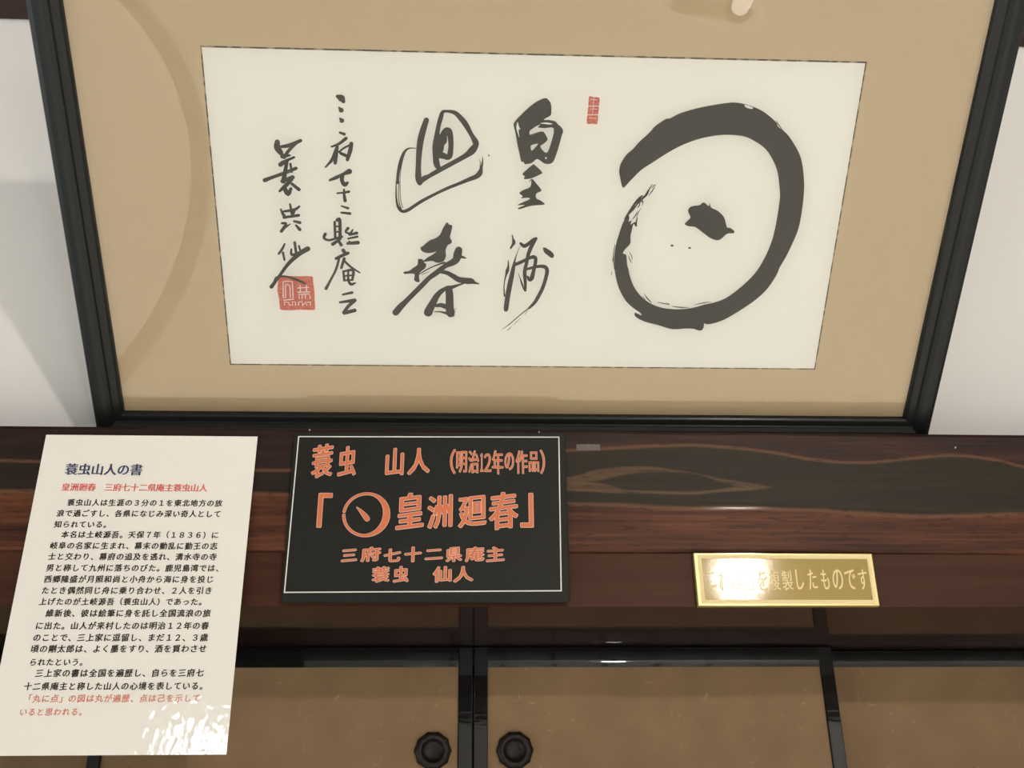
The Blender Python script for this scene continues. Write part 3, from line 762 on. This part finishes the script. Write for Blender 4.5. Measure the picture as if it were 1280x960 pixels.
# ------------------------------------------------------------------ sliding doors
RAIL_Z0 = 1.7502; DZ0, DZ1 = 1.4325, 1.7728
def sliding_door(x0, x1, y, sl, sr, label, handle_x=None, rail=RAIL_Z0):
    t = thing('sliding_door', label, 'sliding door', ((x0 + x1) / 2, y, DZ0), 'papered sliding doors under the lintel')
    cx = (x0 + x1) / 2; h = DZ1 - DZ0
    def stile(a, b):
        m_ = MB(); m_.box(a - cx, b - cx, 0.0, 0.020, 0, h); m_.build('stile', M['lacquer'], t, bevel=0.0012)
    stile(x0, x0 + sl); stile(x1 - sr, x1)
    m_ = MB(); a_, b_, za, zb = x0 + sl - cx, x1 - sr - cx, rail - DZ0, h - 0.0005
    pr_ = [(0.0195, za)] + [(0.0014 - 0.0009 * math.sin(math.pi * k / 64) ** 0.7, za + (zb - za) * k / 64) for k in range(65)] + [(0.0195, zb)]
    n_ = len(pr_)
    m_.add([(a_, *p) for p in pr_] + [(b_, *p) for p in pr_], [(i, i + n_, (i + 1) % n_ + n_, (i + 1) % n_) for i in range(n_)] + [tuple(range(n_ - 1, -1, -1))[::-1], tuple(range(2 * n_ - 1, n_ - 1, -1))])
    m_.build('top_rail', M['lacquer'], t)
    m_ = MB(); m_.box(x0 + sl - cx, x1 - sr - cx, 0.0005, 0.0195, 0.0005, 0.024); m_.build('bottom_rail', M['lacquer'], t, bevel=0.0015)
    m_ = MB(); m_.box(x0 + sl - cx, x1 - sr - cx, 0.003, 0.017, 0.024, rail - DZ0); m_.build('panel', M['washi'], t)
    if handle_x is not None:
        hz = 1.6600 - DZ0; R_ = 0.0205
        hm = MB()
        pr = [(R_ * 0.97, 0.0), (R_, 0.0035), (R_ * 0.95, 0.0055), (R_ * 0.80, 0.0070), (R_ * 0.68, 0.0075), (R_ * 0.60, 0.0068), (R_ * 0.54, 0.0035), (R_ * 0.40, 0.0018), (R_ * 0.2, 0.0013), (0.0001, 0.0012)]
        def lob(a, i):
            q = a / (2 * math.pi) * 10; fr = q - math.floor(q)
            s_ = 1.02 - 0.085 * math.sin(math.pi * fr)
            wgt = max(0.0, 1 - i / 4.5)
            return 1 + (s_ - 1) * wgt
        lathe(hm, pr, 80, (handle_x - cx, 0.003, hz), 0, 'y', lob)
        hm.build('handle', M['iron'], t, smooth=True)
    return t
sliding_door(-0.4020, 0.0145, DOOR_Y, 0.0145, 0.0165, 'tan papered sliding door behind the white notice, handle at its right edge', -0.0292)
sliding_door(0.0155, 0.4323, DOOR_Y, 0.0160, 0.0161, 'tan papered sliding door below the gold plate, handle at its left edge', 0.0612)
sliding_door(-0.8300, -0.3880, DOOR_Y + 0.024, 0.0145, 0.0145, 'tan papered sliding door half hidden at the left behind the white notice', None, 1.7535)
sliding_door(0.4180, 0.8300, DOOR_Y + 0.024, 0.0145, 0.0145, 'tan papered sliding door at the far right with no handle in sight', None, 1.7535)

# ------------------------------------------------------------------ framed calligraphy
FO = Vector((-0.35577563, 0.01909153, 1.97646072))
EX = Vector((0.99999428, 0.00170929, 0.00291787)); EY = Vector((-0.00052362, -0.77417973, 0.63296563)); EN = EX.cross(EY)
MW, MH = 0.836, 0.58                    # opening of the moulding
fc = thing('framed_calligraphy', 'black-framed brush calligraphy with a large ink circle, leaning out above the beam', 'framed calligraphy')
fc.matrix_world = Matrix(((EX.x, EY.x, EN.x, FO.x), (EX.y, EY.y, EN.y, FO.y), (EX.z, EY.z, EN.z, FO.z), (0, 0, 0, 1)))
mb = MB()
prof = [(0.0, -0.020), (0.0, -0.0035), (0.002, -0.0015), (0.0085, -0.0010), (0.0100, 0.0015), (0.0135, 0.0036), (0.0180, 0.0042), (0.0235, 0.0034), (0.0278, 0.0012), (0.0300, -0.0030), (0.0300, -0.0200)]
rings = []
for d, h in prof:
    rings.append([(-d, -d, h), (MW + d, -d, h), (MW + d, MH + d, h), (-d, MH + d, h)])
vv = [p for r in rings for p in r]; n_ = len(prof); ff = []
for i in range(n_):
    j = (i + 1) % n_
    for c in range(4):
        e = (c + 1) % 4
        ff.append((i * 4 + c, j * 4 + c, j * 4 + e, i * 4 + e))
mb.add(vv, ff); mb.build('frame', M['frame_lacquer'], fc, bevel=0.0006, seg=2)
mb = MB(); mb.box(-0.004, MW + 0.004, -0.004, MH + 0.004, -0.0190, -0.0140); mb.build('backing_board', M['dark_wood'], fc)
mb = MB(); mb.box(-0.003, MW + 0.003, -0.003, MH + 0.003, -0.0138, -0.0092); mb.build('mount', M['mat_silk'], fc)
mb = MB(); mb.add([(-0.002, -0.002, -0.0060), (MW + 0.002, -0.002, -0.0060), (MW + 0.002, MH + 0.002, -0.0060), (-0.002, MH + 0.002, -0.0060)], [(0, 1, 2, 3)])
mb.build('glass', M['glass'], fc)
PC = [(0.1147, 0.0550), (0.7293, 0.0563), (0.7273, 0.3713), (0.1161, 0.3705)]
def inset(q, d):
    c = (sum(p[0] for p in q) / 4, sum(p[1] for p in q) / 4)
    return [(p[0] + d * (1 if p[0] < c[0] else -1), p[1] + d * (1 if p[1] < c[1] else -1)) for p in q]
mb = MB(); o4 = inset(PC, -0.0006); i4 = inset(PC, 0.0010)
mb.add([(*p, -0.0089) for p in o4] + [(*p, -0.0089) for p in i4] + [(*p, -0.0092) for p in o4], [(k, (k + 1) % 4, 4 + (k + 1) % 4, 4 + k) for k in range(4)] + [(k, 8 + k, 8 + (k + 1) % 4, (k + 1) % 4) for k in range(4)])
mb.build('border', M['brocade'], fc)
mb = MB(); q = inset(PC, 0.0008); mb.add([(*p, -0.0086) for p in q] + [(*p, -0.0091) for p in q], [(0, 1, 2, 3), (0, 4, 5, 1), (1, 5, 6, 2), (2, 6, 7, 3), (3, 7, 4, 0)])
sheet = mb.build('calligraphy_sheet', M['paper'], fc)
U = 1e-4
mb = MB(); put = lambda x, y: (x, y, -0.00842)
for outer, holes in INK_SHAPES:
    fill(mb, catmull([(a * U, b * U) for a, b in outer], 3, True), [catmull([(a * U, b * U) for a, b in h], 3, True) for h in holes], put)
for k_, s in enumerate(INK_STROKES):
    ribbon(mb, [(a * U, b * U, w * U) for a, b, w in s], lambda x, y: (x, y, -0.00840 + 3.0e-6 * (k_ % 24)))
mb.build('ink_writing', M['ink'], sheet)
for shp, lab in zip(SEAL_SHAPES, ('red square seal stamp', 'red narrow upright seal stamp')):
    mb = MB(); fill(mb, catmull([(a * U, b * U) for a, b in shp], 2, True), [], lambda x, y: (x, y, -0.00853), 0)
    xs_ = [a for a, b in shp]
    for s in SEAL_LINES:
        if min(xs_) - 50 < s[0][0] < max(xs_) + 50:
            ribbon(mb, [(a * U, b * U, w * U) for a, b, w in s], lambda x, y: (x, y, -0.00848), 1, sub=1)
    so = mb.build('seal', [M['seal_red'], M['paper']], sheet); so['label'] = lab

# ------------------------------------------------------------------ laminated notice
NZ1, NZ0, NX0, NX1 = 1.9447, 1.6376, -0.4208, -0.2092
def notice_y(z):
    return -0.0015 - 0.007 * max(0.0, (1.945 - z) / 0.298) ** 2.2
nt = thing('information_sheet', 'white laminated sheet of printed text fixed to the beam at the left', 'notice')
mb = MB(); rows = 150; v = []; f = []
for i in range(rows + 1):
    z = NZ1 + (NZ0 - NZ1) * i / rows; wdn = 0.0012 * (i / rows) ** 2
    for x in (NX0 + wdn * 1.6, (NX0 + NX1) / 2, NX1 + wdn * 2.2):
        v.append((x, notice_y(z), z))
for i in range(rows):
    for k in range(2):
        a = i * 3 + k; f.append((a, a + 3, a + 4, a + 1))
mb.add(v, f)
sh_ = mb.build('sheet', M['laminate'], nt)
sm_ = sh_.modifiers.new('thickness', 'SOLIDIFY'); sm_.thickness = 0.0004; sm_.offset = -1
KIND = {'t': ('title_lettering', 'print_navy', 0.034, 0.0, 'navy blue heading'), 'r': ('heading_lettering', 'print_red', 0.034, 0.0, 'red heading'), 'k': ('body_lettering', 'print_black', 0.036, 0.10, None), 'q': ('closing_lettering', 'print_pale_red', 0.022, 0.10, 'faded red closing lines')}
for key, (nm, mt, smear, shear, lab) in KIND.items():
    mb = MB(); vs = 0.2 if key in 'tr' else 0.6
    for s, x0, x1, zc, kd in NOTICE_LINES:
        if kd != key:
            continue
        adv = (x1 - x0) / len(s); em = adv * (1.0 if key in 'tr' else 0.92)
        for i, ch in enumerate(s):
            if ch == '　':
                continue
            gv, gf = glyph(ch); ox = x0 + (i + 0.5) * adv
            for k_, (dx, dy) in enumerate(((-smear, 0), (0, smear * vs), (smear, 0), (0, -smear * vs))):
                pts = []
                for gx, gy in gv:
                    X = ox + em * (gx - 0.5 + dx); Z = zc + em * (gy - 0.38 + dy + shear * (gx - 0.5)) * 1.02
                    pts.append((X, notice_y(Z) - 0.0003 - 1.2e-5 * k_, Z))
                mb.add(pts, gf)
    lo = mb.build(nm, M[mt], nt)
    if lab:
        lo['label'] = lab

# ------------------------------------------------------------------ black name board
def slab(mb, q, y0, y1, r, seg=5):
    """upright plate: quad q (x,z) with rounded corners, front at y0"""
    out = []
    n = 4
    for i in range(n):
        p = Vector(q[i]); a = (Vector(q[i - 1]) - p).normalized(); b = (Vector(q[(i + 1) % n]) - p).normalized()
        for k in range(seg + 1):
            t = k / seg
            out.append(p + a * r * (1 - t) ** 2 + b * r * t ** 2)
    m = len(out)
    ch = 0.0006
    c = sum(out, Vector((0, 0))) / m
    inn = [p + (c - p).normalized() * ch for p in out]
    v = [(p.x, y0, p.y) for p in inn] + [(p.x, y0 + ch, p.y) for p in out] + [(p.x, y1, p.y) for p in out]
    f = [tuple(range(m))] + [tuple(range(3 * m - 1, 2 * m - 1, -1))]
    for L_ in (0, m):
        f += [(L_ + k, L_ + m + k, L_ + m + (k + 1) % m, L_ + (k + 1) % m) for k in range(m)]
    mb.add(v, f)
bd = thing('name_board', 'black board with orange brush-style characters and a thin white outline, centre of the beam', 'sign board')
mb = MB(); slab(mb, [(-0.1709, 1.7742), (0.1053, 1.7746), (0.1056, 1.9508), (-0.1722, 1.9484)], -0.0040, -0.0002, 0.004)
mb.build('board', M['sign_black'], bd)
mb = MB(); qo = [(-0.1689, 1.7833), (0.0972, 1.7853), (0.0996, 1.9464), (-0.1678, 1.9445)]; w = 0.0011
ins = [(qo[0][0] + w, qo[0][1] + w), (qo[1][0] - w, qo[1][1] + w), (qo[2][0] - w, qo[2][1] - w), (qo[3][0] + w, qo[3][1] - w)]
mb.add([(p[0], -0.0042, p[1]) for p in qo + ins], [(k, (k + 1) % 4, 4 + (k + 1) % 4, 4 + k) for k in range(4)])
lo = mb.build('border_line', M['sign_white'], bd); lo['label'] = 'thin white outline'
def stamp(mb, ch, x0, x1, z0, z1, y, shifts, mi=0, shear=0.0):
    gv, gf = glyph(ch)
    gx0, gx1 = min(p[0] for p in gv), max(p[0] for p in gv); sx = (x1 - x0) / max(gx1 - gx0, 1e-6)
    tl = [(p[0], p[1] + shear * (p[0] - (gx0 + gx1) / 2)) for p in gv]
    gy0, gy1 = min(p[1] for p in tl), max(p[1] for p in tl); sz = (z1 - z0) / max(gy1 - gy0, 1e-6)
    for k_, (dx, dz) in enumerate(shifts):
        mb.add([(x0 + (p[0] - gx0) * sx + dx, y - 1.2e-5 * k_, z0 + (p[1] - gy0) * sz + dz) for p in tl], gf, mi)
BRUSH = '蓑虫山人明治年の作品皇洲廻春三府七十二県庵主仙'
edge = MB(); face = MB()
for ch, x0, x1, z0, z1, k in SIGN_LETTERS:
    r1 = {0: 0.00022, 1: 0.00055, 2: 0.00065, 3: 0.00045}[k]; r2 = r1 + {0: 0.00030, 1: 0.00040, 2: 0.00042, 3: 0.00042}[k]
    d = r2 * 0.8; x0 += d; x1 -= d; z0 += d; z1 -= d
    shear = 0.10 if ch in BRUSH and k else 0.0
    rg = lambda r, n, ky=0.8: [(r * 1.1 * math.cos(2 * math.pi * i / n), r * ky * math.sin(2 * math.pi * i / n)) for i in range(n)] + [(0, 0)]
    stamp(edge, ch, x0, x1, z0, z1, -0.0042, rg(r2, 10), 0, shear)
    stamp(face, ch, x0, x1, z0, z1, -0.0044, rg(r1, 8, 0.5), 0, shear)
# circle with a brush-like swelling and a slanting dot
cxx, czz, R0 = -0.0946, 1.8616, 0.0232
def ring(mb, y, grow):
    pts = []
    for k in range(73):
        a = math.radians(172 - k / 72 * 350)
        wv_ = 0.0023 + 0.0042 * max(0.0, math.cos(a - math.radians(-8))) ** 1.5 + grow * 2
        rr = R0 - (wv_ - grow * 2) / 2
        pts.append((cxx + rr * math.cos(a), czz + rr * math.sin(a) * 0.98, wv_))
    ribbon(mb, pts, lambda x, z: (x, y, z), 0, sub=1)
    ribbon(mb, [(-0.1043, 1.8690, 0.0004 + grow * 2), (-0.1005, 1.8655, 0.0026 + grow * 2), (-0.0965, 1.8610, 0.0042 + grow * 2), (-0.0935, 1.8572, 0.0046 + grow * 2)], lambda x, z: (x, y, z), 0)
ring(edge, -0.0042, 0.0004); ring(face, -0.0044, 0.0)
lo = edge.build('lettering_edge', M['sign_pale'], bd); lo['label'] = 'pale outline of the characters'
lo = face.build('lettering', M['sign_orange'], bd); lo['label'] = 'orange characters'

# ------------------------------------------------------------------ gold plate
gp = thing('gold_plate', 'small gold plate with pale engraved characters on the lintel at the right', 'plaque')
mb = MB(); slab(mb, [(0.2308, 1.7726), (0.4114, 1.7728), (0.4117, 1.8258), (0.2305, 1.8260)], 0.0030, 0.0088, 0.0008)
mb.build('plate', [M['gold']], gp)
def flat_ring(mb, qo, qi, y):
    mb.add([(p[0], y, p[1]) for p in qo + qi], [(k, (k + 1) % 4, 4 + (k + 1) % 4, 4 + k) for k in range(4)])
mb = MB(); flat_ring(mb, [(0.2316, 1.7734), (0.4106, 1.7736), (0.4109, 1.8250), (0.2313, 1.8252)], [(0.2346, 1.7752), (0.4082, 1.7752), (0.4085, 1.8238), (0.2346, 1.8238)], 0.0029)
mb.build('rim', M['gold_edge'], gp)
mb = MB(); flat_ring(mb, [(0.2348, 1.7752), (0.4084, 1.7752), (0.4087, 1.8238), (0.2348, 1.8238)], [(0.2384, 1.7788), (0.4052, 1.7790), (0.4056, 1.8200), (0.2382, 1.8202)], 0.0028)
lo = mb.build('border_line', M['gold_pale'], gp); lo['label'] = 'pale cream outline'
mb = MB()
for ch, x0, x1, z0, z1 in PLATE_LETTERS:
    stamp(mb, ch, x0, x1, z0, z1, 0.0027, [(-0.00022, 0), (0, 0), (0.00022, 0)], 0, 0.06)
lo = mb.build('lettering', M['gold_pale'], gp); lo['label'] = 'pale characters'

# ------------------------------------------------------------------ small things on the beam
mb = MB(); rnd = random.Random(4)
nn = 14; v = []
for k in range(nn + 1):
    x = 0.1174 + 0.0245 * k / nn
    v += [(x, -0.0004, 1.9330 + rnd.uniform(-.0006, .0006)), (x, -0.0004, 1.9398 + rnd.uniform(-.0006, .0006)), (x, 0.0, 1.9330), (x, 0.0, 1.9398)]
mb.add(v, [(4 * k, 4 * k + 4, 4 * k + 5, 4 * k + 1) for k in range(nn)] + [(4 * k, 4 * k + 2, 4 * k + 6, 4 * k + 4) for k in range(nn)] + [(4 * k + 1, 4 * k + 5, 4 * k + 7, 4 * k + 3) for k in range(nn)])
tag(mb.build('tape_scrap', M['tape']), 'scrap of cloudy tape stuck on the beam just right of the black board', 'tape')
for px, pz, lab in ((-0.1574, 1.9530, 'tiny pale pin head in the beam above the left end of the black board'), (0.0791, 1.9530, 'tiny pale pin head in the beam above the right end of the black board'), (0.5183, 1.9396, 'tiny pale pin head alone in the beam at the far right')):
    mb = MB(); lathe(mb, [(0.0001, 0.0016), (0.0006, 0.0013), (0.0009, 0.0006), (0.0009, 0.0), (0.0004, -0.004)], 12, (px, 0.0, pz), 0, 'y')
    tag(mb.build('pin', M['pin'], smooth=True), lab, 'pin', 'pins in the beam')

# ------------------------------------------------------------------ floor disc and lantern added to stand in for reflections in the glass
mb = MB(); lathe(mb, [(0.0001, 0.010), (0.94, 0.010)], 64, (-1.79, -1.10, 0), 0); lathe(mb, [(0.94, 0.0102), (0.995, 0.010), (1.0, 0.006), (1.0, 0.0005)], 64, (-1.79, -1.10, 0), 1)
tag(mb.build('added_rug', [M['added_rug'], M['added_rug_edge']]), 'large round pale floor piece with a dark edge, added for its reflection in the glass', 'added_rug')
lt = thing('added_lantern', 'small lit floor lantern, added to stand in for the white spot in the glass', 'lantern', (0.94, -1.80, 0.0005))
mb = MB(); lathe(mb, [(0.0001, 0.0), (0.045, 0.0), (0.045, 0.012), (0.030, 0.016), (0.0001, 0.016)], 24, (0, 0, 0)); mb.build('base', M['dark_wood'], lt)
mb = MB(); lathe(mb, [(0.0001, 0.016), (0.028, 0.018), (0.031, 0.05), (0.031, 0.11), (0.026, 0.128), (0.0001, 0.132)], 24, (0, 0, 0)); mb.build('lamp_shade', emit('added_lantern_glow', (1.0, 0.95, 0.86), 6.0), lt, smooth=True)

# ------------------------------------------------------------------ lamps that light the room
def pendant(d, label):
    x, y, z = d['loc']; r = d['radius']
    t = thing('pendant_lamp', label, 'lamp', (x, y, z))
    mb = MB(); prof = [(r * math.sin(math.pi * k / 14) + 1e-5, -r * math.cos(math.pi * k / 14)) for k in range(15)]
    lathe(mb, prof, 28, (0, 0, 0)); mb.build('bulb', emit('lit_bulb', d['colour'], d['strength']), t, smooth=True)
    mb = MB(); lathe(mb, [(r * 0.45, r * 0.9), (r * 0.5, r * 1.7), (r * 0.3, r * 1.9), (0.0045, r * 2.0)], 24, (0, 0, 0)); mb.build('socket', M['lamp_metal'], t, smooth=True)
    mb = MB(); lathe(mb, [(0.004, r * 1.95), (0.004, ROOM_Z - z)], 10, (0, 0, 0)); mb.build('cord', M['lamp_metal'], t)
    mb = MB(); lathe(mb, [(r * 0.5, r * 1.60), (r * 1.6, r * 1.35), (r * 2.3, r * 0.75), (r * 2.32, r * 0.75), (r * 1.62, r * 1.40), (r * 0.5, r * 1.66)], 32, (0, 0, 0)); mb.build('lamp_shade', M['shade'], t, smooth=True)
    return t
pendant(MAIN_LAMP, 'larger lit pendant lamp hanging high across the room')
pendant(SIDE_LAMP, 'smaller lit pendant lamp hanging lower in mid room')

bpy.data.objects.remove(_fo); bpy.data.curves.remove(_fc)
